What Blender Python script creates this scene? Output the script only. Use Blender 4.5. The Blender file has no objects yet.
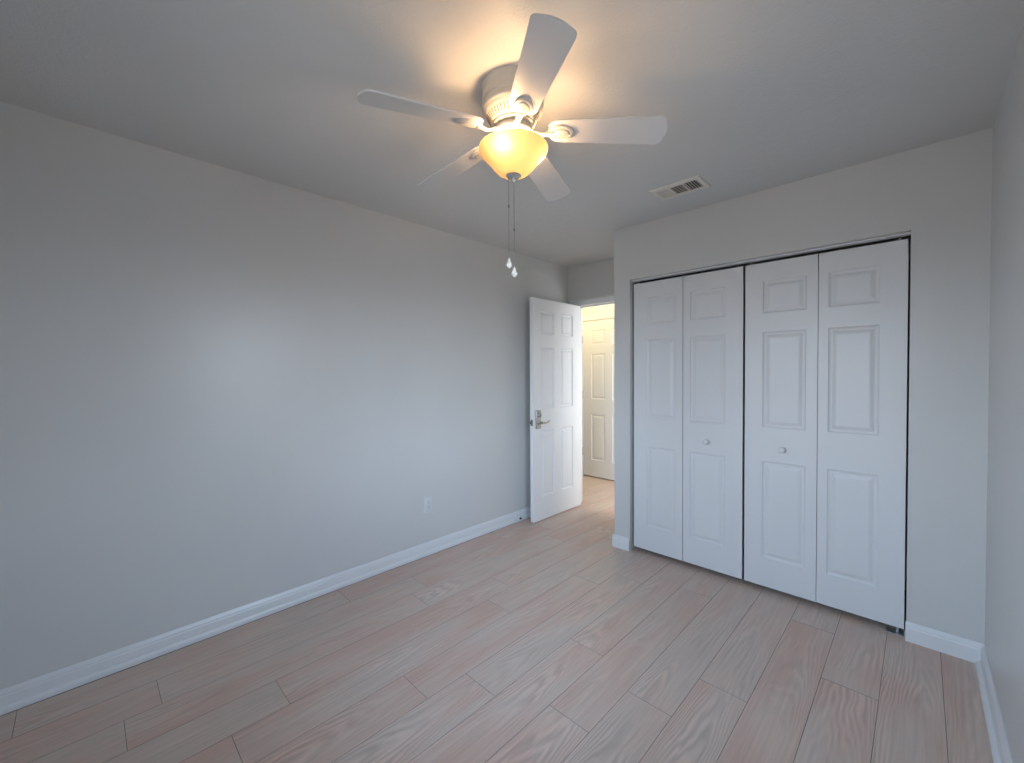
import bpy, bmesh, math, random
from mathutils import Vector, Matrix

scene = bpy.context.scene
C = scene.collection
PI = math.pi
random.seed(7)

# ------------------------------------------------------------------ camera
F_PX, YAW, PITCH, ROLL = 417.3, 0.7741, -0.0187, -0.0057
fwd = Vector((-math.sin(YAW) * math.cos(PITCH), math.cos(YAW) * math.cos(PITCH), math.sin(PITCH)))
rgt = Vector((math.cos(YAW), math.sin(YAW), 0))
upv = rgt.cross(fwd)
r2 = rgt * math.cos(ROLL) + upv * math.sin(ROLL)
u2 = -rgt * math.sin(ROLL) + upv * math.cos(ROLL)
cam = bpy.data.objects.new('camera', bpy.data.cameras.new('camera'))
C.objects.link(cam)
cam.matrix_world = Matrix(((r2.x, u2.x, -fwd.x, 2.6174), (r2.y, u2.y, -fwd.y, 0.0), (r2.z, u2.z, -fwd.z, 1.3487), (0, 0, 0, 1)))
cam.data.sensor_width = 36.0
cam.data.lens = F_PX / 1024 * 36.0
cam.data.clip_start = 0.02
scene.camera = cam

# ------------------------------------------------------------------ exposure, world, daylight
scene.view_settings.view_transform = 'Standard'
scene.view_settings.look = 'None'
scene.view_settings.gamma = 1
scene.view_settings.use_curve_mapping = False
scene.view_settings.exposure = 0.30
scene.cycles.use_denoising = True
scene.cycles.diffuse_bounces = 6
scene.cycles.max_bounces = 12
scene.cycles.sample_clamp_indirect = 4.0
scene.cycles.caustics_refractive = False

SKY = 12.5            # brightness of the daylight outside
BULB = 185.0          # fan bulbs
HALL = 13.0           # hall lamp, watts
HALL_FILL = 23.0      # added fill light at the hall's right end, watts

world = bpy.data.worlds.new('world')
scene.world = world
world.use_nodes = True
wn, wl = world.node_tree.nodes, world.node_tree.links
wn.clear()
wo = wn.new('ShaderNodeOutputWorld')
wb = wn.new('ShaderNodeBackground')
wt = wn.new('ShaderNodeTexCoord')
ws = wn.new('ShaderNodeSeparateXYZ')
wr = wn.new('ShaderNodeValToRGB')
wm = wn.new('ShaderNodeMapRange')
wl.new(wt.outputs['Generated'], ws.inputs[0])
wl.new(ws.outputs['Z'], wm.inputs['Value'])
wm.inputs['From Min'].default_value = -1
wm.inputs['From Max'].default_value = 1
wl.new(wm.outputs[0], wr.inputs[0])
el = wr.color_ramp.elements
el[0].position = 0.0
el[0].color = (0.20, 0.195, 0.19, 1)
el[1].position = 1.0
el[1].color = (0.45, 0.67, 1.0, 1)
for pos, col in ((0.47, (0.25, 0.25, 0.25, 1)), (0.53, (0.72, 0.85, 1.0, 1)), (0.7, (0.54, 0.74, 1.0, 1))):
    e = el.new(pos)
    e.color = col
wl.new(wr.outputs[0], wb.inputs['Color'])
wb.inputs['Strength'].default_value = SKY
wl.new(wb.outputs[0], wo.inputs[0])

# windows: one in the right wall beside the camera, one added behind it to light the closet wall
WY0, WY1, WZ0, WZ1 = 0.86, 1.69, 0.75, 2.05
WX0, WX1 = 1.05, 2.35
def portal(loc, rot, w):
    pl = bpy.data.lights.new('window_daylight', 'AREA')
    pl.shape = 'RECTANGLE'
    pl.size = WZ1 - WZ0 if rot[1] else w
    pl.size_y = w if rot[1] else WZ1 - WZ0
    pl.cycles.is_portal = True
    po = bpy.data.objects.new('window_daylight', pl)
    C.objects.link(po)
    po.location = loc
    po.rotation_euler = rot
portal((2.955, (WY0 + WY1) / 2, (WZ0 + WZ1) / 2), (0, PI / 2, 0), WY1 - WY0)
portal(((WX0 + WX1) / 2, -0.655, (WZ0 + WZ1) / 2), (PI / 2, 0, 0), WX1 - WX0)  # portal of the added rear window

# hall lamp
hl = bpy.data.lights.new('hall_lamp', 'POINT')
hl.energy = HALL
hl.color = (1.0, 0.74, 0.32)
hl.shadow_soft_size = 0.10
ho = bpy.data.objects.new('hall_lamp', hl)
C.objects.link(ho)
ho.location = (-0.50, 4.02, 2.25)
# added fill light before the closed right end, brightens hall and open door
dl = bpy.data.lights.new('hall_fill', 'AREA')
dl.shape = 'RECTANGLE'
dl.size, dl.size_y = 1.6, 0.7
dl.energy = HALL_FILL
dl.color = (0.94, 0.97, 1.0)
do = bpy.data.objects.new('hall_fill', dl)
C.objects.link(do)
do.location = (1.70, 4.05, 1.25)
do.rotation_euler = (0, PI / 2, 0)

# ------------------------------------------------------------------ room measures
H = 2.44
YC = 2.863           # closet wall face
YB = 3.515           # entry wall face
YH0 = 3.63           # hall side of the entry wall
YH = 4.565           # far wall of the hall
XR = 2.841
XC = 0.927           # corner of the closet wall
XO1, XO2 = 1.056, 2.5795
ZO = 2.047
YR = -0.54           # rear wall
DX0, DX1 = 0.092, 0.842   # bedroom doorway
DZ = 2.03

# ------------------------------------------------------------------ materials
def new_mat(name):
    m = bpy.data.materials.new(name)
    m.use_nodes = True
    return m, m.node_tree.nodes, m.node_tree.links, m.node_tree.nodes['Principled BSDF']

def paint(name, col, rough, bump=0.0, scale=200.0, spec=0.5, var=0.03, metal=0.0, coarse=0.0):
    m, n, l, b = new_mat(name)
    tc = n.new('ShaderNodeTexCoord')
    ns = n.new('ShaderNodeTexNoise')
    ns.inputs['Scale'].default_value = 2.5
    ns.inputs['Detail'].default_value = 3
    l.new(tc.outputs['Object'], ns.inputs['Vector'])
    mr = n.new('ShaderNodeMapRange')
    mr.inputs['To Min'].default_value = 1 - var
    mr.inputs['To Max'].default_value = 1 + var
    l.new(ns.outputs['Fac'], mr.inputs['Value'])
    mx = n.new('ShaderNodeVectorMath')
    mx.operation = 'SCALE'
    mx.inputs[0].default_value = col
    l.new(mr.outputs[0], mx.inputs['Scale'])
    l.new(mx.outputs[0], b.inputs['Base Color'])
    b.inputs['Roughness'].default_value = rough
    b.inputs['Specular IOR Level'].default_value = spec
    b.inputs['Metallic'].default_value = metal
    if bump > 0:
        n2 = n.new('ShaderNodeTexNoise')
        n2.inputs['Scale'].default_value = scale
        n2.inputs['Detail'].default_value = 2
        l.new(tc.outputs['Object'], n2.inputs['Vector'])
        src = n2.outputs['Fac']
        if coarse > 0:
            n3 = n.new('ShaderNodeTexNoise')
            n3.inputs['Scale'].default_value = scale * 0.12
            n3.inputs['Detail'].default_value = 3
            l.new(tc.outputs['Object'], n3.inputs['Vector'])
            ad = n.new('ShaderNodeMath')
            ad.operation = 'MULTIPLY_ADD'
            l.new(n3.outputs['Fac'], ad.inputs[0])
            ad.inputs[1].default_value = coarse
            l.new(src, ad.inputs[2])
            src = ad.outputs[0]
        bp = n.new('ShaderNodeBump')
        bp.inputs['Strength'].default_value = bump
        bp.inputs['Distance'].default_value = 0.002
        l.new(src, bp.inputs['Height'])
        l.new(bp.outputs[0], b.inputs['Normal'])
    return m

M = {}
M['wall'] = paint('wall_paint', (0.605, 0.609, 0.602), 0.33, bump=0.10, scale=160, spec=0.45, coarse=1.0)
M['ceiling'] = paint('ceiling_paint', (0.655, 0.66, 0.65), 0.7, bump=0.8, scale=110, spec=0.3, coarse=1.5)
M['trim'] = paint('trim_paint', (0.72, 0.73, 0.74), 0.35)
M['door'] = paint('door_paint', (0.70, 0.71, 0.72), 0.38, var=0.015)
M['leaf'] = paint('bedroom_door_paint', (0.82, 0.83, 0.84), 0.36, var=0.015)
M['dark'] = paint('closet_dark', (0.05, 0.05, 0.05), 0.8)
M['nickel'] = paint('brushed_nickel', (0.42, 0.40, 0.385), 0.28, metal=1.0)
M['steel'] = paint('galvanised_steel', (0.55, 0.56, 0.57), 0.4, metal=0.8)
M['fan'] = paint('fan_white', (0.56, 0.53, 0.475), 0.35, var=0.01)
M['blade'] = paint('blade_white', (0.60, 0.60, 0.60), 0.45, var=0.01)
M['plastic'] = paint('white_plastic', (0.67, 0.68, 0.69), 0.3, var=0.01)
M['chain'] = paint('chain_metal', (0.20, 0.20, 0.20), 0.45, metal=0.6)
M['slot_shade'] = paint('motor_slot_shade', (0.16, 0.12, 0.08), 0.8)  # dark brown painted in for the shade of the slot openings
M['slot'] = paint('socket_slot', (0.06, 0.06, 0.06), 0.6)
M['vent'] = paint('vent_metal', (0.76, 0.73, 0.66), 0.4, var=0.05)
M['duct_shade'] = paint('painted_duct_shade', (0.012, 0.007, 0.007), 0.9)  # near black, stands in for the shade inside the duct
M['crystal'] = paint('pull_white', (0.82, 0.82, 0.78), 0.2, var=0.0)
M['rubber'] = paint('dark_rubber', (0.04, 0.04, 0.05), 0.6)

def mat_bulb():
    m, n, l, b = new_mat('bulb_glow')
    b.inputs['Base Color'].default_value = (1, 0.95, 0.85, 1)
    b.inputs['Emission Color'].default_value = (1.0, 0.60, 0.29, 1)
    b.inputs['Emission Strength'].default_value = BULB
    return m
M['bulb'] = mat_bulb()

def mat_bowl():
    m, n, l, b = new_mat('frosted_amber_glass')
    out = n['Material Output']
    tr = n.new('ShaderNodeBsdfTranslucent')
    tr.inputs['Color'].default_value = (0.165, 0.132, 0.072, 1)
    b.inputs['Base Color'].default_value = (0.55, 0.45, 0.30, 1)
    b.inputs['Roughness'].default_value = 0.25
    mx = n.new('ShaderNodeMixShader')
    mx.inputs[0].default_value = 0.42
    l.new(tr.outputs[0], mx.inputs[1])
    l.new(b.outputs[0], mx.inputs[2])
    l.new(mx.outputs[0], out.inputs['Surface'])
    return m
M['bowl'] = mat_bowl()

def mat_glass():
    m, n, l, b = new_mat('window_glass')
    out = n['Material Output']
    tr = n.new('ShaderNodeBsdfTransparent')
    gl = n.new('ShaderNodeBsdfGlossy')
    gl.inputs['Roughness'].default_value = 0.02
    fr = n.new('ShaderNodeFresnel')
    mx = n.new('ShaderNodeMixShader')
    l.new(fr.outputs[0], mx.inputs[0])
    l.new(tr.outputs[0], mx.inputs[1])
    l.new(gl.outputs[0], mx.inputs[2])
    l.new(mx.outputs[0], out.inputs['Surface'])
    return m
M['glass'] = mat_glass()

def mat_floor(name, seam=False):
    m, n, l, b = new_mat(name)
    if seam:
        b.inputs['Base Color'].default_value = (0.20, 0.165, 0.145, 1)
        b.inputs['Roughness'].default_value = 0.6
        return m
    def math_(op, a=None, c=None, d=None):
        x = n.new('ShaderNodeMath')
        x.operation = op
        for i, v in enumerate((a, c, d)):
            if v is None:
                continue
            if isinstance(v, (int, float)):
                x.inputs[i].default_value = v
            else:
                l.new(v, x.inputs[i])
        return x.outputs[0]
    def comb(x, y, z):
        q = n.new('ShaderNodeCombineXYZ')
        for i, v in enumerate((x, y, z)):
            if isinstance(v, (int, float)):
                q.inputs[i].default_value = v
            else:
                l.new(v, q.inputs[i])
        return q.outputs[0]
    def noise(vec, scale, detail=3, rough=0.5):
        q = n.new('ShaderNodeTexNoise')
        q.inputs['Scale'].default_value = scale
        q.inputs['Detail'].default_value = detail
        q.inputs['Roughness'].default_value = rough
        l.new(vec, q.inputs['Vector'])
        return q.outputs['Fac']
    def ramp(v, stops):
        q = n.new('ShaderNodeValToRGB')
        e = q.color_ramp.elements
        e[0].position, e[0].color = stops[0][0], (*stops[0][1], 1)
        e[1].position, e[1].color = stops[-1][0], (*stops[-1][1], 1)
        for p_, c_ in stops[1:-1]:
            e.new(p_).color = (*c_, 1)
        l.new(v, q.inputs[0])
        return q.outputs[0]
    uv = n.new('ShaderNodeUVMap')
    uv.uv_map = 'grain'
    sp = n.new('ShaderNodeSeparateXYZ')
    l.new(uv.outputs[0], sp.inputs[0])
    U, V = sp.outputs[0], sp.outputs[1]
    at = n.new('ShaderNodeAttribute')
    at.attribute_name = 'plank_tone'
    T = at.outputs['Fac']
    at2 = n.new('ShaderNodeAttribute')
    at2.attribute_name = 'plank_figure'
    G = at2.outputs['Fac']
    # fine straight grain
    fine = noise(comb(math_('MULTIPLY', U, 90.0), math_('MULTIPLY', V, 3.0), math_('MULTIPLY', T, 30)), 1.0, 4, 0.6)
    # cathedral figure: nested parabolas running along the plank
    wob = noise(comb(math_('MULTIPLY', U, 8.0), math_('MULTIPLY', V, 1.3), math_('MULTIPLY', G, 50)), 1.0, 3, 0.5)
    uc = math_('ADD', U, math_('MULTIPLY_ADD', G, 0.08, -0.04))
    par = math_('MULTIPLY', math_('MULTIPLY', uc, uc), 260.0)
    ph = math_('ADD', math_('ADD', par, math_('MULTIPLY', V, 2.4)), math_('MULTIPLY', wob, 4.5))
    ring = math_('SINE', math_('MULTIPLY', ph, 11.5))
    # where the figure shows
    mask = noise(comb(math_('MULTIPLY', U, 4.0), math_('MULTIPLY', V, 1.6), math_('MULTIPLY', G, 91)), 1.0, 2, 0.5)
    mr = n.new('ShaderNodeMapRange')
    l.new(mask, mr.inputs['Value'])
    mr.inputs['From Min'].default_value = 0.42
    mr.inputs['From Max'].default_value = 0.66
    fig = math_('MULTIPLY', ring, mr.outputs[0])
    # grey to pink wash
    wash = noise(comb(math_('MULTIPLY', U, 7.0), math_('MULTIPLY', V, 1.7), math_('MULTIPLY', T, 77)), 1.0, 2, 0.5)
    wsh = math_('ADD', math_('MULTIPLY', wash, 1.1), math_('MULTIPLY_ADD', T, 0.22, -0.13))
    base = ramp(wsh, [(0.22, (0.56, 0.462, 0.395)), (0.42, (0.61, 0.490, 0.415)), (0.56, (0.61, 0.460, 0.385)), (0.76, (0.59, 0.405, 0.335))])
    k = math_('ADD', math_('MULTIPLY_ADD', fine, 0.42, 0.77), math_('MULTIPLY', fig, 0.12))
    sc = n.new('ShaderNodeVectorMath')
    sc.operation = 'SCALE'
    l.new(base, sc.inputs[0])
    l.new(k, sc.inputs['Scale'])
    l.new(sc.outputs[0], b.inputs['Base Color'])
    b.inputs['Roughness'].default_value = 0.42
    b.inputs['Specular IOR Level'].default_value = 0.45
    bp = n.new('ShaderNodeBump')
    bp.inputs['Strength'].default_value = 0.12
    bp.inputs['Distance'].default_value = 0.001
    l.new(fine, bp.inputs['Height'])
    l.new(bp.outputs[0], b.inputs['Normal'])
    return m
M['plank'] = mat_floor('whitewashed_oak_planks')
M['seam'] = mat_floor('plank_seam', True)

# ------------------------------------------------------------------ mesh helpers
def obj(name, bm, m, parent=None, smooth=None, loc=None):
    me = bpy.data.meshes.new(name)
    bmesh.ops.recalc_face_normals(bm, faces=bm.faces)
    if smooth is not None:
        for f in bm.faces:
            f.smooth = True
        for e in bm.edges:
            e.smooth = not (len(e.link_faces) == 2 and e.calc_face_angle(0) > math.radians(smooth))
    bm.to_mesh(me)
    bm.free()
    for mm in (m if isinstance(m, (list, tuple)) else (m,)):
        me.materials.append(M[mm])
    o = bpy.data.objects.new(name, me)
    C.objects.link(o)
    if parent:
        o.parent = parent
    if loc:
        o.location = loc
    return o

def tag(o, label=None, cat=None, group=None, kind=None):
    if label: o['label'] = label
    if cat: o['category'] = cat
    if group: o['group'] = group
    if kind: o['kind'] = kind
    return o

def empty(name, loc, rz=0.0):
    o = bpy.data.objects.new(name, None)
    o.empty_display_size = 0.05
    C.objects.link(o)
    o.location = loc
    o.rotation_euler = (0, 0, rz)
    return o

def box(bm, x0, x1, y0, y1, z0, z1, bev=0.0, mi=0):
    vs = [bm.verts.new((x, y, z)) for x in (x0, x1) for y in (y0, y1) for z in (z0, z1)]
    fs = []
    for q in ((0, 1, 3, 2), (4, 6, 7, 5), (0, 4, 5, 1), (2, 3, 7, 6), (0, 2, 6, 4), (1, 5, 7, 3)):
        f = bm.faces.new([vs[i] for i in q])
        f.material_index = mi
        fs.append(f)
    if bev > 0:
        es = list({e for f in fs for e in f.edges})
        bmesh.ops.bevel(bm, geom=es, offset=bev, segments=2, affect='EDGES', profile=0.5)
    return vs

def boxes(*bs, bev=0.0):
    bm = bmesh.new()
    for b in bs:
        box(bm, *b, bev=bev)
    return bm

def lathe(bm, prof, seg=48, c=(0, 0, 0), cap=True):
    rings = []
    for r, z in prof:
        if r < 1e-5:
            rings.append([bm.verts.new((c[0], c[1], c[2] + z))])
        else:
            rings.append([bm.verts.new((c[0] + r * math.cos(2 * PI * k / seg), c[1] + r * math.sin(2 * PI * k / seg), c[2] + z)) for k in range(seg)])
    for a, b in zip(rings, rings[1:]):
        for k in range(seg):
            k2 = (k + 1) % seg
            if len(a) == 1 and len(b) == 1:
                continue
            if len(a) == 1:
                bm.faces.new((a[0], b[k], b[k2]))
            elif len(b) == 1:
                bm.faces.new((a[k], a[k2], b[0]))
            else:
                bm.faces.new((a[k], a[k2], b[k2], b[k]))
    if cap:
        for r_ in (rings[0], rings[-1]):
            if len(r_) > 1:
                bm.faces.new(r_)

def tube(bm, pts, rad, seg=12, flat=1.0):
    """a tube through pts; rad may be a list; flat squashes it vertically"""
    pts = [Vector(p) for p in pts]
    rings = []
    for i, p in enumerate(pts):
        d = (pts[min(i + 1, len(pts) - 1)] - pts[max(i - 1, 0)]).normalized()
        ref = Vector((0, 0, 1)) if abs(d.z) < 0.95 else Vector((1, 0, 0))
        s = d.cross(ref).normalized()
        t = s.cross(d).normalized()
        r = rad[i] if isinstance(rad, (list, tuple)) else rad
        rings.append([bm.verts.new(p + s * r * math.cos(2 * PI * k / seg) + t * r * flat * math.sin(2 * PI * k / seg)) for k in range(seg)])
    for a, b in zip(rings, rings[1:]):
        for k in range(seg):
            k2 = (k + 1) % seg
            bm.faces.new((a[k], a[k2], b[k2], b[k]))
    bm.faces.new(rings[0])
    bm.faces.new(rings[-1])

def sweep(bm, prof, a, b, nrm, up=Vector((0, 0, 1))):
    """extrude a closed profile (out, up) from point a to b; nrm = direction of 'out'"""
    a, b, nrm = Vector(a), Vector(b), Vector(nrm)
    ra = [bm.verts.new(a + nrm * o + up * z) for o, z in prof]
    rb = [bm.verts.new(b + nrm * o + up * z) for o, z in prof]
    k = len(prof)
    for i in range(k):
        j = (i + 1) % k
        bm.faces.new((ra[i], ra[j], rb[j], rb[i]))
    bm.faces.new(ra)
    bm.faces.new(rb)

def xform(bm, mat, start=0):
    bm.verts.ensure_lookup_table()
    bmesh.ops.transform(bm, matrix=mat, verts=bm.verts[start:])

# raised panel door: x 0..w, z 0..h, front face at y=0 (towards -y), back at y=t
RINGS = ((0.0, 0.0), (0.003, 0.0035), (0.008, 0.0065), (0.013, 0.0075), (0.019, 0.0075), (0.026, 0.0045), (0.036, 0.0015), (0.042, 0.001))
DEEP = ((0.0, 0.0), (0.002, 0.006), (0.006, 0.012), (0.009, 0.0135), (0.017, 0.0135), (0.023, 0.010), (0.031, 0.004), (0.035, 0.003))
def panel_door(w, h, t, rects, both=True, rings=RINGS):
    bm = bmesh.new()
    xs = sorted({0, w} | {r[0] for r in rects} | {r[1] for r in rects})
    zs = sorted({0, h} | {r[2] for r in rects} | {r[3] for r in rects})
    for side in (0, 1):
        y0, sg = (0.0, 1) if side == 0 else (t, -1)
        for xa, xb in zip(xs, xs[1:]):
            for za, zb in zip(zs, zs[1:]):
                isp = (side == 0 or both) and any(r[0] <= xa + 1e-6 and r[1] >= xb - 1e-6 and r[2] <= za + 1e-6 and r[3] >= zb - 1e-6 for r in rects)
                if not isp:
                    bm.faces.new([bm.verts.new(p) for p in ((xa, y0, za), (xb, y0, za), (xb, y0, zb), (xa, y0, zb))])
                    continue
                last = None
                for ins, dep in rings:
                    q = [bm.verts.new(p) for p in ((xa + ins, y0 + sg * dep, za + ins), (xb - ins, y0 + sg * dep, za + ins), (xb - ins, y0 + sg * dep, zb - ins), (xa + ins, y0 + sg * dep, zb - ins))]
                    if last:
                        for i in range(4):
                            bm.faces.new((last[i], last[(i + 1) % 4], q[(i + 1) % 4], q[i]))
                    last = q
                bm.faces.new(last)
    for xa, xb in zip(xs, xs[1:]):
        for z in (0, h):
            bm.faces.new([bm.verts.new(p) for p in ((xa, 0, z), (xb, 0, z), (xb, t, z), (xa, t, z))])
    for za, zb in zip(zs, zs[1:]):
        for x in (0, w):
            bm.faces.new([bm.verts.new(p) for p in ((x, 0, za), (x, 0, zb), (x, t, zb), (x, t, za))])
    bmesh.ops.remove_doubles(bm, verts=bm.verts, dist=1e-5)
    bm.edges.ensure_lookup_table()
    be = [e for e in bm.edges if len(e.link_faces) == 2 and e.calc_face_angle(0) > 1.3 and
          all(min(v.co.x, w - v.co.x) < 1e-6 or min(v.co.z, h - v.co.z) < 1e-6 for v in e.verts)]
    bmesh.ops.bevel(bm, geom=be, offset=0.0018, segments=2, affect='EDGES', profile=0.5)
    return bm

# ------------------------------------------------------------------ setting: walls, ceiling
def struct(name, bm, m, label, cat, parent=None):
    return tag(obj(name, bm, m, parent), label, cat, kind='structure')

struct('wall_left', boxes((-0.12, 0, YR - 0.12, YH0, 0, H)), 'wall', 'plain light grey wall along the left, with a power outlet low on it', 'wall')
struct('wall_right', boxes((XR, XR + 0.12, YR - 0.12, WY0, 0, H), (XR, XR + 0.12, WY1, YB, 0, H), (XR, XR + 0.12, WY0, WY1, 0, WZ0), (XR, XR + 0.12, WY0, WY1, WZ1, H)),
       'wall', 'narrow strip of light grey wall at the right edge', 'wall')
struct('wall_rear', boxes((0, WX0, YR - 0.12, YR, 0, H), (WX1, XR, YR - 0.12, YR, 0, H), (WX0, WX1, YR - 0.12, YR, 0, WZ0), (WX0, WX1, YR - 0.12, YR, WZ1, H)), 'wall', 'light grey wall behind the viewpoint', 'wall')
struct('wall_closet', boxes((XC, XO1, YC, YC + 0.115, 0, H), (XO2, XR, YC, YC + 0.115, 0, H), (XO1, XO2, YC, YC + 0.115, ZO, H), (XC, XO1 - 0.02, YC + 0.115, YB, 0, H)),
       'wall', 'light grey wall around the white bifold closet doors', 'wall')
struct('wall_entry', boxes((0, DX0 - 0.018, YB, YH0, 0, H), (DX1 + 0.018, XR, YB, YH0, 0, H), (DX0 - 0.018, DX1 + 0.018, YB, YH0, DZ + 0.018, H)),
       'wall', 'short grey wall above the open bedroom doorway', 'wall')
HX0, HX1 = -0.546, 0.214        # hall door leaf
struct('wall_hall', boxes((-1.5, HX0 - 0.022, YH, YH + 0.12, 0, H), (HX1 + 0.022, 1.75, YH, YH + 0.12, 0, H), (HX0 - 0.022, HX1 + 0.022, YH, YH + 0.12, 2.045, H),
                          (HX0 - 0.1, HX1 + 0.1, YH + 0.12, YH + 0.2, 0, H), (-1.62, -1.5, YH0 - 0.12, YH + 0.12, 0, H), (1.75, 1.87, YH0, YH + 0.12, 0, H), (-1.5, -0.12, YH0 - 0.12, YH0, 0, H)),  # box right behind the hall door is added to block sky light
       'wall', 'warm lit hall wall above the door beyond the doorway', 'wall')
struct('ceiling', boxes((-1.62, XR + 0.12, YR - 0.12, YH + 0.12, H, H + 0.1)), 'ceiling', 'plain textured white ceiling with the fan and vent', 'ceiling')

# ------------------------------------------------------------------ floor: staggered planks running away from the rear wall
def build_floor():
    bm = bmesh.new()
    uvl = bm.loops.layers.uv.new('grain')
    PW, PL, X0 = 0.1915, 1.295, 0.0185
    known = {0: -0.215, 1: 0.198, 2: 0.083, 3: 0.565, 4: 0.36, 5: 0.972, 6: 1.175, 7: 0.408, 8: 1.298, 9: 0.29, 10: 0.574, 11: 1.375, 12: 0.955, 13: 0.30, 14: 0.55}
    tones, figs = [], []
    y_lo, y_hi = YR - 0.02, YH + 0.1
    known_tone = {}
    for k in range(-9, 16):
        xa = X0 + k * PW
        xb = xa + PW
        if xa > XR + 0.05:
            continue
        xb = min(xb, XR + 0.06)
        rnd = random.Random(k * 17 + 3)
        j = known.get(k, rnd.uniform(0, PL))
        y = j - PL * math.ceil((j - y_lo) / PL)
        while y < y_hi:
            ya, yb = max(y, y_lo), min(y + PL, y_hi)
            y += PL
            if yb - ya < 0.01:
                continue
            if xa < -0.14 and yb < YH0 - 0.14:
                continue
            tone, fig, vo = rnd.random(), rnd.random(), rnd.uniform(0, 40)
            g, d = 0.0009, 0.0016
            mid = (X0 + k * PW) + PW / 2
            o_ = [bm.verts.new(p) for p in ((xa, ya, -d), (xb, ya, -d), (xb, yb, -d), (xa, yb, -d))]
            i_ = [bm.verts.new(p) for p in ((xa + g, ya + g, 0), (xb - g, ya + g, 0), (xb - g, yb - g, 0), (xa + g, yb - g, 0))]
            fs = [(bm.faces.new(i_), 0)]
            for q in range(4):
                fs.append((bm.faces.new((o_[q], o_[(q + 1) % 4], i_[(q + 1) % 4], i_[q])), 1))
            for f, mi in fs:
                f.material_index = mi
                for lp in f.loops:
                    lp[uvl].uv = (lp.vert.co.x - mid, lp.vert.co.y + vo)
                tones.append(tone)
                figs.append(fig)
    nb = len(bm.verts)
    # slab under the planks
    n0 = len(bm.faces)
    box(bm, -1.62, XR + 0.12, YR - 0.12, YH + 0.12, -0.12, -0.0017, mi=1)
    tones += [0.5] * (len(bm.faces) - n0)
    figs += [0.5] * (len(bm.faces) - n0)
    me = bpy.data.meshes.new('floor')
    bm.to_mesh(me)
    bm.free()
    for nm, vals in (('plank_tone', tones), ('plank_figure', figs)):
        a = me.attributes.new(nm, 'FLOAT', 'FACE')
        a.data.foreach_set('value', vals)
    me.materials.append(M['plank'])
    me.materials.append(M['seam'])
    o = bpy.data.objects.new('floor', me)
    C.objects.link(o)
    return tag(o, 'whitewashed pinkish grey wood plank floor', 'floor', kind='structure')
build_floor()

# ------------------------------------------------------------------ baseboards
BASE = [(0, 0), (0.016, 0), (0.019, 0.004), (0.019, 0.022), (0.016, 0.030), (0.0125, 0.034), (0.0125, 0.070), (0.0105, 0.074), (0.0105, 0.082), (0.007, 0.090), (0.004, 0.097), (0, 0.097)]
PLAIN = [(0, 0), (0.0135, 0), (0.0135, 0.066), (0.011, 0.072), (0.011, 0.079), (0.006, 0.089), (0.003, 0.095), (0, 0.095)]
bm = bmesh.new(); sweep(bm, BASE, (0, YR, 0), (0, YB, 0), (1, 0, 0))
struct('baseboard_left', bm, 'trim', 'white moulded baseboard along the left wall', 'baseboard')
bm = bmesh.new()
sweep(bm, PLAIN, (XR, YR, 0), (XR, YC - 0.0136, 0), (-1, 0, 0))
qr = [(0.0136, 0)] + [(0.0136 + 0.017 * math.cos(a), 0.019 * math.sin(a)) for a in [PI / 2 * i / 6 for i in range(7)]]
sweep(bm, qr, (XR, YR, 0), (XR, YC - 0.018, 0), (-1, 0, 0))
struct('baseboard_right', bm, 'trim', 'white baseboard with quarter round strip along the right wall', 'baseboard')
bm = bmesh.new(); sweep(bm, PLAIN, (XO2 - 0.003, YC, 0), (XR, YC, 0), (0, -1, 0))
struct('baseboard_closet', bm, 'trim', 'short white baseboard right of the closet doors, reaching the corner', 'baseboard')
bm = bmesh.new()
sweep(bm, PLAIN, (XC - 0.0135, YC, 0), (XO1, YC, 0), (0, -1, 0))
sweep(bm, PLAIN, (XC, YC, 0), (XC, YB, 0), (-1, 0, 0))
struct('baseboard_corner', bm, 'trim', 'short white baseboard wrapping the wall corner left of the closet doors', 'baseboard')
bm = bmesh.new(); sweep(bm, PLAIN, (0.02, YB, 0), (0.048, YB, 0), (0, -1, 0))
struct('baseboard_entry', bm, 'trim', 'scrap of white baseboard behind the open bedroom door', 'baseboard')
bm = bmesh.new()
sweep(bm, PLAIN, (HX1 + 0.082, YH, 0), (1.75, YH, 0), (0, -1, 0))
sweep(bm, PLAIN, (-1.5, YH, 0), (HX0 - 0.082, YH, 0), (0, -1, 0))
struct('baseboard_hall', bm, 'trim', 'white baseboard in the hall beside its closed door', 'baseboard')

bm = bmesh.new(); sweep(bm, PLAIN, (0.02, YR, 0), (XR - 0.035, YR, 0), (0, 1, 0))
struct('baseboard_rear', bm, 'trim', 'white baseboard along the wall behind the viewpoint', 'baseboard')

# ------------------------------------------------------------------ door frames
def casing(bm, x0, x1, ztop, y, ny, wd=0.057, clipx=None):
    """mitred moulded casing around an opening x0..x1, height ztop, on face y; ny=-1 faces -y"""
    prof = [(0, 0), (wd, 0), (wd, 0.016), (wd * 0.75, 0.017), (wd * 0.55, 0.013), (wd * 0.2, 0.010), (0.003, 0.009), (0, 0.007)]   # (away from opening, thickness)
    cl = (lambda x: x) if clipx is None else (lambda x: min(max(x, clipx[0]), clipx[1]))
    rows = []
    for o, th in prof:
        yy = y + ny * th
        rows.append([bm.verts.new(p) for p in ((cl(x0 - o), yy, 0), (cl(x0 - o), yy, ztop + o), (cl(x1 + o), yy, ztop + o), (cl(x1 + o), yy, 0))])
    k = len(rows)
    for i in range(k):
        a, b = rows[i], rows[(i + 1) % k]
        for q in range(3):
            bm.faces.new((a[q], a[q + 1], b[q + 1], b[q]))
    for q in (0, 3):
        bm.faces.new([r[q] for r in rows])

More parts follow.
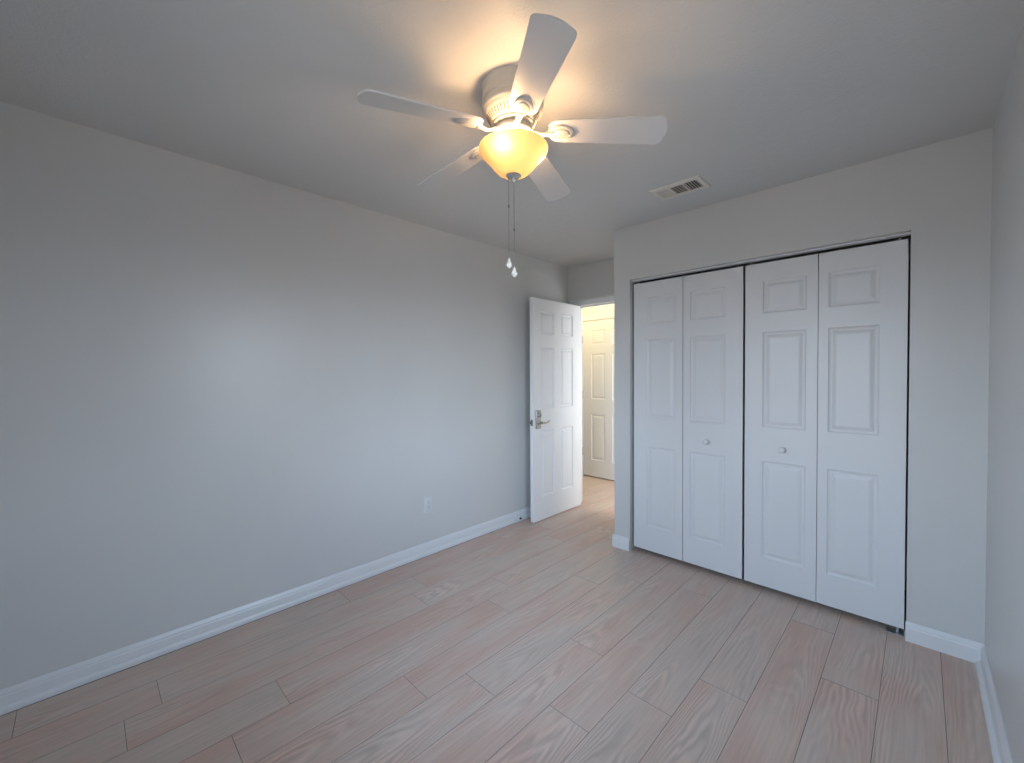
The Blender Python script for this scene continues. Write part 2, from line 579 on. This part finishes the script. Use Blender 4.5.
bm = boxes((DX0 - 0.018, DX0, YB - 0.001, YH0 + 0.001, 0, DZ), (DX1, DX1 + 0.018, YB - 0.001, YH0 + 0.001, 0, DZ), (DX0 - 0.018, DX1 + 0.018, YB - 0.001, YH0 + 0.001, DZ, DZ + 0.018),
           (DX0, DX0 + 0.008, YB + 0.04, YB + 0.075, 0, DZ), (DX1 - 0.011, DX1, YB + 0.04, YB + 0.075, 0, DZ), (DX0 + 0.011, DX1 - 0.011, YB + 0.04, YB + 0.075, DZ - 0.011, DZ))
casing(bm, DX0 - 0.005, DX1 + 0.005, DZ + 0.005, YB, -1, clipx=(0.0, XC))
casing(bm, DX0 - 0.005, DX1 + 0.005, DZ + 0.005, YH0, 1)
struct('trim_1', bm, 'trim', 'white frame and casing of the open bedroom doorway', 'door frame')
bm = boxes((HX0 - 0.022, HX0 - 0.003, YH - 0.001, YH + 0.12, 0, 2.027), (HX1 + 0.003, HX1 + 0.022, YH - 0.001, YH + 0.12, 0, 2.027), (HX0 - 0.022, HX1 + 0.022, YH - 0.001, YH + 0.12, 2.027, 2.045))
casing(bm, HX0 - 0.010, HX1 + 0.010, 2.034, YH, -1)
struct('trim_2', bm, 'trim', 'white casing around the closed hall door', 'door frame')

# ------------------------------------------------------------------ door hardware
def rounded_plate(bm, w, h, t, r=0.008, n=5):
    """plate in the x-z plane centred on the origin, thickness 0..-t in y"""
    pts = []
    for cx, cz, a0 in ((w / 2 - r, h / 2 - r, 0), (-w / 2 + r, h / 2 - r, 90), (-w / 2 + r, -h / 2 + r, 180), (w / 2 - r, -h / 2 + r, 270)):
        for i in range(n + 1):
            a = math.radians(a0 + 90 * i / n)
            pts.append((cx + r * math.cos(a), cz + r * math.sin(a)))
    rows = []
    for y, s in ((0, 1), (-t * 0.7, 1), (-t, 0.93)):
        rows.append([bm.verts.new((px * (s if s == 1 else (w / 2 - 0.003) / (w / 2)), y, pz * (s if s == 1 else (h / 2 - 0.003) / (h / 2)))) for px, pz in pts])
    for a, b in zip(rows, rows[1:]):
        for i in range(len(pts)):
            j = (i + 1) % len(pts)
            bm.faces.new((a[i], a[j], b[j], b[i]))
    bm.faces.new(rows[0])
    bm.faces.new(rows[-1])

def disc_y(bm, cx, cz, prof, seg=24):
    """lathe about the y axis: prof of (radius, y)"""
    s = len(bm.verts)
    lathe(bm, [(r, -y) for r, y in prof], seg)
    xform(bm, Matrix.Translation((cx, 0, cz)) @ Matrix.Rotation(PI / 2, 4, 'X'), s)

def lock_set(parent, x, z, y, front, sgn):
    """escutcheon with thumb turn and lever, local door coords; sgn=+1 lever points to +x"""
    rot = Matrix.Translation((x, y, z)) @ (Matrix.Identity(4) if front else Matrix.Rotation(PI, 4, 'Z'))
    s = sgn if front else -sgn
    bm = bmesh.new()
    rounded_plate(bm, 0.064, 0.168, 0.014)
    xform(bm, rot)
    p = obj('lock_plate', bm, 'nickel', parent, smooth=40)
    p['label'] = 'tall brushed metal lock plate'
    bm = bmesh.new()
    disc_y(bm, s * 0.004, 0.042, [(0.024, -0.012), (0.024, -0.018), (0.021, -0.022), (0, -0.022)])
    box(bm, s * 0.004 - 0.005, s * 0.004 + 0.005, -0.038, -0.02, 0.026, 0.058, bev=0.002)
    xform(bm, rot)
    obj('thumb_turn', bm, 'nickel', p, smooth=40)
    bm = bmesh.new()
    disc_y(bm, 0, -0.026, [(0.022, -0.012), (0.022, -0.018), (0.015, -0.022), (0.011, -0.026), (0.0105, -0.046), (0.012, -0.058), (0, -0.060)])
    tube(bm, [(0, -0.053, -0.026), (s * 0.02, -0.056, -0.027), (s * 0.045, -0.055, -0.031), (s * 0.072, -0.052, -0.030), (s * 0.095, -0.049, -0.022), (s * 0.112, -0.047, -0.014)],
         [0.010, 0.0105, 0.0095, 0.0085, 0.0075, 0.005], seg=12, flat=0.8)
    xform(bm, rot)
    lv = obj('lever_handle', bm, 'nickel', parent, smooth=40)
    lv['label'] = 'brushed metal lever handle'

def hinge(parent, x, y, z):
    bm = bmesh.new()
    for k in range(5):
        lathe(bm, [(0.0065, 0), (0.0065, 0.0165)], 12, (x, y, z - 0.0435 + k * 0.0175))
    lathe(bm, [(0.0045, -0.05), (0.0045, 0.05), (0.002, 0.053)], 12, (x, y, z))
    o = obj('hinge', bm, 'nickel', parent, smooth=40)
    return o

# ------------------------------------------------------------------ door 1: the open bedroom door
LEAF = 0.727
d1 = empty('door_1', (0.150, 2.793, 0.009), PI / 2)     # local x runs towards the hinge, local -y faces the room
tag(d1, 'white six panel bedroom door standing open against the left wall', 'door', kind='structure')
cols = ((0.110, 0.304), (0.408, 0.598))
rows6 = ((0.210, 0.815), (1.018, 1.578), (1.700, 1.910))
leaf = obj('door_leaf', panel_door(LEAF, 2.020, 0.035, [(a, b, c, d) for a, b in cols for c, d in rows6], rings=DEEP), 'leaf', d1)
lock_set(d1, 0.062, 0.924, 0.0, True, 1)
lock_set(d1, 0.062, 0.924, 0.035, False, 1)
bm = bmesh.new()
box(bm, -0.0015, 0.001, 0.006, 0.029, 0.87, 0.927, bev=0.0006)
box(bm, -0.024, 0.0, 0.011, 0.024, 0.888, 0.910, bev=0.002)
lt = obj('latch', bm, 'chain', d1); lt['label'] = 'dark metal latch bolt on the free edge'
for z in (0.26, 1.02, 1.79):
    hinge(d1, LEAF + 0.003, 0.041, z)

# ------------------------------------------------------------------ door 2: closed door across the hall
d2 = empty('door_2', (HX0, YH + 0.012, 0.016))
tag(d2, 'closed white six panel door across the hall, seen through the doorway', 'door', kind='structure')
HW = HX1 - HX0
obj('door_leaf', panel_door(HW, 2.008, 0.035, [(a, b, c, d) for a, b in ((0.124, 0.328), (0.432, 0.636)) for c, d in ((0.212, 0.80), (1.0, 1.582), (1.70, 1.888))]), 'door', d2)
for z in (0.31, 1.053, 1.77):
    hinge(d2, -0.0035, -0.012 - 0.004, z)
bm = bmesh.new()
disc_y(bm, HW - 0.06, 0.92, [(0.032, 0), (0.032, -0.006), (0.014, -0.012), (0.012, -0.03), (0.024, -0.04), (0.028, -0.052), (0.022, -0.064), (0, -0.067)])
obj('door_knob', bm, 'nickel', d2, smooth=40)

# ------------------------------------------------------------------ doors 3 and 4: bifold closet doors
YD, ZD, HD = 2.900, 0.034, 1.981
CR = ((0.174, 0.771), (0.978, 1.560), (1.674, 1.869))
def bifold(name, label, leaves, knob_leaf, knob_x, bracket_x=None):
    x_root = leaves[0][0]
    d = empty(name, (x_root, YD, 0))
    tag(d, label, 'closet door', group='bifold closet door pairs', kind='structure')
    for i, (xa, xb, pa, pb) in enumerate(leaves):
        bm = panel_door(xb - xa, HD, 0.030, [(pa - xa, pb - xa, c, e) for c, e in CR], both=False)
        o = obj('door_leaf', bm, 'door', d, loc=(xa - x_root, 0, ZD))
        if i == knob_leaf:
            bm = bmesh.new()
            disc_y(bm, knob_x - xa, 0.852, [(0.011, 0.001), (0.011, -0.004), (0.008, -0.010), (0.0085, -0.014), (0.016, -0.019), (0.0195, -0.025), (0.0185, -0.031), (0.013, -0.0355), (0, -0.037)], 32)
            k = obj('knob', bm, 'door', o, smooth=50)
            k['label'] = 'small round white knob'
        # top guide pin into the track
        bm = bmesh.new()
        px = (0.03 if i == 0 else xb - xa - 0.03)
        lathe(bm, [(0.006, HD), (0.006, HD + 0.012), (0.003, HD + 0.014)], 12, (px, 0.015, 0))
        obj('guide_pin', bm, 'steel', o)
    if bracket_x is not None:
        bm = bmesh.new()
        bx = bracket_x - x_root
        box(bm, bx - 0.075, bx, -0.014, 0.035, 0.0005, 0.003)
        box(bm, bx - 0.004, bx - 0.001, -0.014, 0.035, 0.003, 0.03)
        lathe(bm, [(0.007, 0.003), (0.007, 0.044)], 12, (bx - 0.03, 0.015, 0))
        b = obj('pivot_bracket', bm, 'steel', d); b['label'] = 'small metal floor bracket under the outer corner'
    return d
bifold('door_3', 'left pair of white bifold closet doors, next to the wall corner', [(1.070, 1.4375, 1.175, 1.389), (1.4415, 1.8165, 1.490, 1.714)], 1, 1.603)
bifold('door_4', 'right pair of white bifold closet doors, nearer the right wall', [(1.8305, 2.2005, 1.928, 2.149), (2.2045, 2.569, 2.250, 2.466)], 0, 2.036, 2.576)

# overhead track of the closet doors
bm = bmesh.new()
sweep(bm, [(0, 0), (0.034, 0), (0.034, -0.010), (0.029, -0.010), (0.029, -0.003), (0.005, -0.003), (0.005, -0.010), (0, -0.010)], (XO1 + 0.002, YD - 0.004, ZO - 0.0005), (XO2 - 0.002, YD - 0.004, ZO - 0.0005), (0, 1, 0))
tag(obj('closet_track', bm, 'trim'), 'white metal track above the bifold closet doors', 'track')

# ------------------------------------------------------------------ window_1 in the right wall, beside the viewpoint
def window(name, loc, rz, width, label):
    w1 = empty(name, loc, rz)
    tag(w1, label, 'window', kind='structure')
    hw, hh = width / 2, WZ1 - WZ0
    bm = boxes((0.06, 0.10, -hw, -hw + 0.04, 0, hh), (0.06, 0.10, hw - 0.04, hw, 0, hh), (0.06, 0.10, -hw + 0.04, hw - 0.04, 0, 0.04), (0.06, 0.10, -hw + 0.04, hw - 0.04, hh - 0.04, hh),
               (0.065, 0.095, -hw + 0.04, hw - 0.04, hh / 2 - 0.02, hh / 2 + 0.02))
    obj('window_frame', bm, 'trim', w1)
    obj('pane', boxes((0.079, 0.081, -hw + 0.04, hw - 0.04, 0.04, hh / 2 - 0.02)), 'glass', w1)
    obj('pane', boxes((0.079, 0.081, -hw + 0.04, hw - 0.04, hh / 2 + 0.02, hh - 0.04)), 'glass', w1)
    obj('window_sill', boxes((-0.02, 0.06, -hw - 0.03, hw + 0.03, -0.02, 0.0), bev=0.003), 'trim', w1)
window('window_1', (XR, (WY0 + WY1) / 2, WZ0), 0, WY1 - WY0, 'sash window in the right wall, beside the viewpoint')
window('added_rear_window', ((WX0 + WX1) / 2, YR, WZ0), -PI / 2, WX1 - WX0, 'unseen sash window added in the wall behind the viewpoint')  # unseen, put in to bring more light onto the closet wall

# ------------------------------------------------------------------ ceiling fan
FX, FY = 1.4957, 1.162
fan = empty('ceiling_fan', (FX, FY, H))
tag(fan, 'white five blade ceiling fan with a glowing amber glass bowl light', 'ceiling fan')
bm = bmesh.new()
lathe(bm, [(0.118, 0.0), (0.118, -0.030), (0.1155, -0.034), (0.1155, -0.040), (0.118, -0.044), (0.1175, -0.062), (0.1145, -0.066), (0.1145, -0.072), (0.1165, -0.076), (0.1155, -0.090),
           (0.112, -0.095), (0.109, -0.099), (0.108, -0.104), (0.104, -0.108), (0.083, -0.138), (0.080, -0.140), (0.080, -0.146), (0.072, -0.152), (0.060, -0.154), (0.060, -0.160)], 72)
for k in range(44):
    s = len(bm.verts)
    box(bm, -0.0017, 0.0017, -0.001, 0.0006, -0.0125, 0.0125, mi=1)  # dark box on the ring, its colour imitates a shaded slot
    a = 2 * PI * k / 44
    tilt = math.atan2(0.021, 0.030)
    mat = Matrix.Rotation(a, 4, 'Z') @ Matrix.Translation((0.0935, 0, -0.123)) @ Matrix.Rotation(tilt, 4, 'Y') @ Matrix.Rotation(PI / 2, 4, 'Z')
    xform(bm, mat, s)
obj('motor_housing', bm, ('fan', 'slot_shade'), fan, smooth=35)
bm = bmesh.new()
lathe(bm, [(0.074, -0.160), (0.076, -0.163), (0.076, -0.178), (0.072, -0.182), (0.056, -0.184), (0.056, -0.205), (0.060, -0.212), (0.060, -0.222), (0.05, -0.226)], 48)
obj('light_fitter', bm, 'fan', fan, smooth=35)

def blade_mesh():
    bm = bmesh.new()
    r0, r1, w0, w1, t = 0.136, 0.566, 0.051, 0.064, 0.003
    out = []
    n = 8
    # root with rounded corners, tip gently arched with rounded corners
    def arc(cx, cy, r, a0, a1):
        for i in range(n + 1):
            a = math.radians(a0 + (a1 - a0) * i / n)
            out.append((cx + r * math.cos(a), cy + r * math.sin(a)))
    rc = 0.020
    arc(r1 - 0.010 - rc, w1 - rc, rc, 90, 20)
    for i in range(1, 6):
        y = (w1 - rc - 0.002) * (1 - 2 * i / 6)
        out.append((r1 - 0.004 * (y / w1) ** 2 * 4 + 0.001, y))
    arc(r1 - 0.010 - rc, -w1 + rc, rc, -20, -90)
    arc(r0 + 0.038, -w0 + 0.038, 0.038, 270, 180)
    arc(r0 + 0.038, w0 - 0.038, 0.038, 180, 90)
    top = [bm.verts.new((x, y, t)) for x, y in out]
    bot = [bm.verts.new((x, y, -t)) for x, y in out]
    k = len(out)
    for i in range(k):
        j = (i + 1) % k
        bm.faces.new((top[i], top[j], bot[j], bot[i]))
    f1, f2 = bm.faces.new(top), bm.faces.new(bot)
    bmesh.ops.bevel(bm, geom=list(f1.edges) + list(f2.edges), offset=0.0012, segments=1, affect='EDGES')
    return bm

def iron_mesh():
    """cast arm with a round medallion, under the blade; the frame of the blade"""
    bm = bmesh.new()
    pts = [(0.066, 0, -0.004), (0.080, 0, -0.005), (0.096, 0, -0.012), (0.112, 0, -0.016), (0.130, 0, -0.013), (0.150, 0, -0.008)]
    tube(bm, pts, [0.013, 0.011, 0.0095, 0.0095, 0.011, 0.014], seg=14, flat=0.6)
    bm.verts.ensure_lookup_table()
    n0 = len(bm.verts)
    lathe(bm, [(0.036, -0.003), (0.036, -0.008), (0.033, -0.011), (0.026, -0.0115), (0.024, -0.009), (0.022, -0.009), (0.0205, -0.0135), (0.012, -0.015), (0, -0.0155)], 40)
    bm.verts.ensure_lookup_table()
    bmesh.ops.transform(bm, matrix=Matrix.Translation((0.182, 0, 0)) @ Matrix.Diagonal((1.36, 0.92, 1, 1)), verts=bm.verts[n0:])
    lathe(bm, [(0.006, 0.003), (0.006, 0.006), (0.003, 0.0075)], 12, (0.178, 0.016, 0))
    lathe(bm, [(0.006, 0.003), (0.006, 0.006), (0.003, 0.0075)], 12, (0.178, -0.016, 0))
    return bm

ZB = 2.277 - H
DROOP = math.radians(4.2)
PITCH_B = math.radians(-13)
b0 = obj('blade', blade_mesh(), 'blade', fan, smooth=35)
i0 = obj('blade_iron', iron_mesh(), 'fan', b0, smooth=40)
for k in range(5):
    b = b0 if k == 0 else b0.copy()
    if k:
        C.objects.link(b)
        c = i0.copy()
        C.objects.link(c)
        c.parent = b
    b.matrix_local = Matrix.Translation((0, 0, ZB)) @ Matrix.Rotation(math.radians(37.3 + 72 * k), 4, 'Z') @ Matrix.Rotation(DROOP, 4, 'Y') @ Matrix.Rotation(PITCH_B, 4, 'X')

# bowl: thin frosted glass, flared lip, bell sides
bm = bmesh.new()
prof = [(0.121, -0.229), (0.127, -0.2265), (0.131, -0.229), (0.1325, -0.234), (0.131, -0.239), (0.1275, -0.242), (0.1265, -0.248), (0.117, -0.258), (0.106, -0.268), (0.097, -0.278), (0.089, -0.288),
        (0.082, -0.297), (0.074, -0.307), (0.064, -0.317), (0.052, -0.325), (0.040, -0.331), (0.020, -0.334), (0.006, -0.3345)]
lathe(bm, prof, 72, cap=False)
gb = obj('light_bowl', bm, 'bowl', fan, smooth=60)
gb['label'] = 'glowing amber frosted glass bowl'
bm = bmesh.new()
lathe(bm, [(0.004, -0.225), (0.004, -0.329), (0.029, -0.330), (0.0295, -0.333), (0.026, -0.336), (0.010, -0.337), (0.0055, -0.341), (0.0055, -0.344), (0.009, -0.349), (0.0085, -0.354), (0.004, -0.359), (0, -0.360)], 32)
fi = obj('finial', bm, 'steel', fan, smooth=40)
fi['label'] = 'grey metal finial cap under the bowl'
va = Vector((rgt.x, rgt.y, 0))
vf = Vector((fwd.x, fwd.y, 0)).normalized()
for i, (sx, sf) in enumerate(((-0.033, -0.080), (0.086, 0.018))):
    p = va * sx + vf * sf
    bm = bmesh.new()
    lathe(bm, [(0.0, -0.216), (0.010, -0.218), (0.012, -0.224), (0.018, -0.232), (0.023, -0.243), (0.022, -0.254), (0.014, -0.263), (0, -0.266)], 24, (p.x, p.y, 0))
    obj('light_bulb', bm, 'bulb', fan, smooth=60)
for off, zt, zk, lab in ((-0.0185, -0.336, -0.649, 'shorter pull chain with white drop'), (0.0015, -0.358, -0.683, 'longer pull chain with white drop')):
    p = va * off
    bm = bmesh.new()
    lathe(bm, [(0.0008, zt), (0.0008, zk)], 8, (p.x, p.y, 0))
    for j in range(int((zt - zk) / 0.006)):
        z = zt - 0.003 - j * 0.006
        lathe(bm, [(0.0007, z + 0.0016), (0.0013, z), (0.0008, z - 0.0016)], 6, (p.x, p.y, 0), cap=False)
    zc = zk + (0.20 if off < 0 else 0.145)
    lathe(bm, [(0.001, zc + 0.006), (0.003, zc + 0.004), (0.003, zc - 0.004), (0.001, zc - 0.006)], 8, (p.x, p.y, 0))
    ch = obj('pull_chain', bm, 'chain', fan, smooth=40)
    ch['label'] = lab
    bm = bmesh.new()
    lathe(bm, [(0.001, zk + 0.004), (0.003, zk), (0.0065, zk - 0.010), (0.011, zk - 0.020), (0.0115, zk - 0.024), (0.008, zk - 0.031), (0.003, zk - 0.036), (0, zk - 0.037)], 8, (p.x, p.y, 0))
    obj('pull_drop', bm, 'crystal', ch)

# ------------------------------------------------------------------ ceiling vent
VX0, VX1, VY0, VY1 = 1.445, 1.735, 2.386, 2.574
vt = empty('ceiling_vent', ((VX0 + VX1) / 2, (VY0 + VY1) / 2, H))
tag(vt, 'cream metal air vent with three louvred sections on the ceiling', 'air vent')
hx, hy = (VX1 - VX0) / 2, (VY1 - VY0) / 2
bm = bmesh.new()
ix, iy = hx - 0.028, hy - 0.034
fr = [(hx, hy, 0), (hx, hy, -0.003), (hx - 0.006, hy - 0.006, -0.008), (ix + 0.004, iy + 0.004, -0.009), (ix, iy, -0.007), (ix, iy, 0)]
rows = [[bm.verts.new(p) for p in ((-a, -b, z), (a, -b, z), (a, b, z), (-a, b, z))] for a, b, z in fr]
for a, b in zip(rows, rows[1:]):
    for i in range(4):
        bm.faces.new((a[i], a[(i + 1) % 4], b[(i + 1) % 4], b[i]))
s3 = 2 * ix / 3
for xx in (-ix + s3, -ix + 2 * s3):
    box(bm, xx - 0.004, xx + 0.004, -iy, iy, -0.009, -0.001)
obj('vent_frame', bm, 'vent', vt)
obj('duct_shade_sheet', boxes((-ix, ix, -iy, iy, -0.0012, -0.0004)), 'duct_shade', vt)  # flat black sheet imitates the shaded duct, no recess above it
def slat(cx, cy, lx, ly, tilt, ax):
    bm = bmesh.new()
    box(bm, -lx / 2, lx / 2, -ly / 2, ly / 2, -0.0005, 0.0005)
    xform(bm, Matrix.Translation((cx, cy, -0.0055)) @ Matrix.Rotation(tilt, 4, ax))
    obj('louver', bm, 'vent', vt)
for k in range(6):
    q = (k + 0.5) / 6
    slat(-ix + q * (s3 - 0.006), 0, 0.0125, 2 * iy, math.radians(-38), 'Y')        # left section, broad faces to the room
for k in range(5):
    q = (k + 0.5) / 5
    slat(ix - q * (s3 - 0.006), 0, 0.0060, 2 * iy, math.radians(-82), 'Y')         # right section
for k in range(6):
    q = (k + 0.5) / 6
    slat(0, -iy + q * 2 * iy, s3 - 0.008, 0.0038, math.radians(78), 'X')          # middle section

# ------------------------------------------------------------------ wall outlet
ot = empty('wall_outlet', (0, 1.772, 0.376), PI / 2)      # local -y faces the room
tag(ot, 'white power outlet low on the left wall', 'outlet')
bm = bmesh.new(); rounded_plate(bm, 0.071, 0.116, 0.006, 0.004)
obj('cover_plate', bm, 'plastic', ot, smooth=40)
for zc in (0.0195, -0.0195):
    bm = bmesh.new()
    rounded_plate(bm, 0.034, 0.029, 0.0022, 0.012)
    xform(bm, Matrix.Translation((0, -0.0058, zc)))
    so = obj('socket', bm, 'plastic', ot, smooth=40)
    bm = boxes((-0.0078, -0.0054, -0.0084, -0.0076, zc - 0.001, zc + 0.008), (0.0054, 0.0078, -0.0084, -0.0076, zc, zc + 0.007), (-0.0022, 0.0022, -0.0084, -0.0076, zc - 0.0105, zc - 0.006))
    sl = obj('socket_slots', bm, 'slot', so); sl['label'] = 'dark slots'
bm = bmesh.new(); disc_y(bm, 0, 0, [(0.003, -0.005), (0.003, -0.0068), (0, -0.0072)], 12)
obj('screw', bm, 'steel', ot)

# ------------------------------------------------------------------ door stop on the left baseboard
st = empty('door_stop', (0.0125, 2.70, 0.055), PI / 2)
tag(st, 'small dark tipped door stop on the left baseboard beside the open door', 'door stop')
bm = bmesh.new(); disc_y(bm, 0, 0, [(0.013, 0), (0.013, -0.004), (0.006, -0.008), (0.0055, -0.058)], 16)
obj('stop_rod', bm, 'trim', st, smooth=40)
bm = bmesh.new(); disc_y(bm, 0, 0, [(0.0085, -0.056), (0.0095, -0.060), (0.0095, -0.068), (0.007, -0.072), (0, -0.073)], 16)
tp = obj('rubber_tip', bm, 'rubber', st, smooth=40); tp['label'] = 'dark rubber tip'
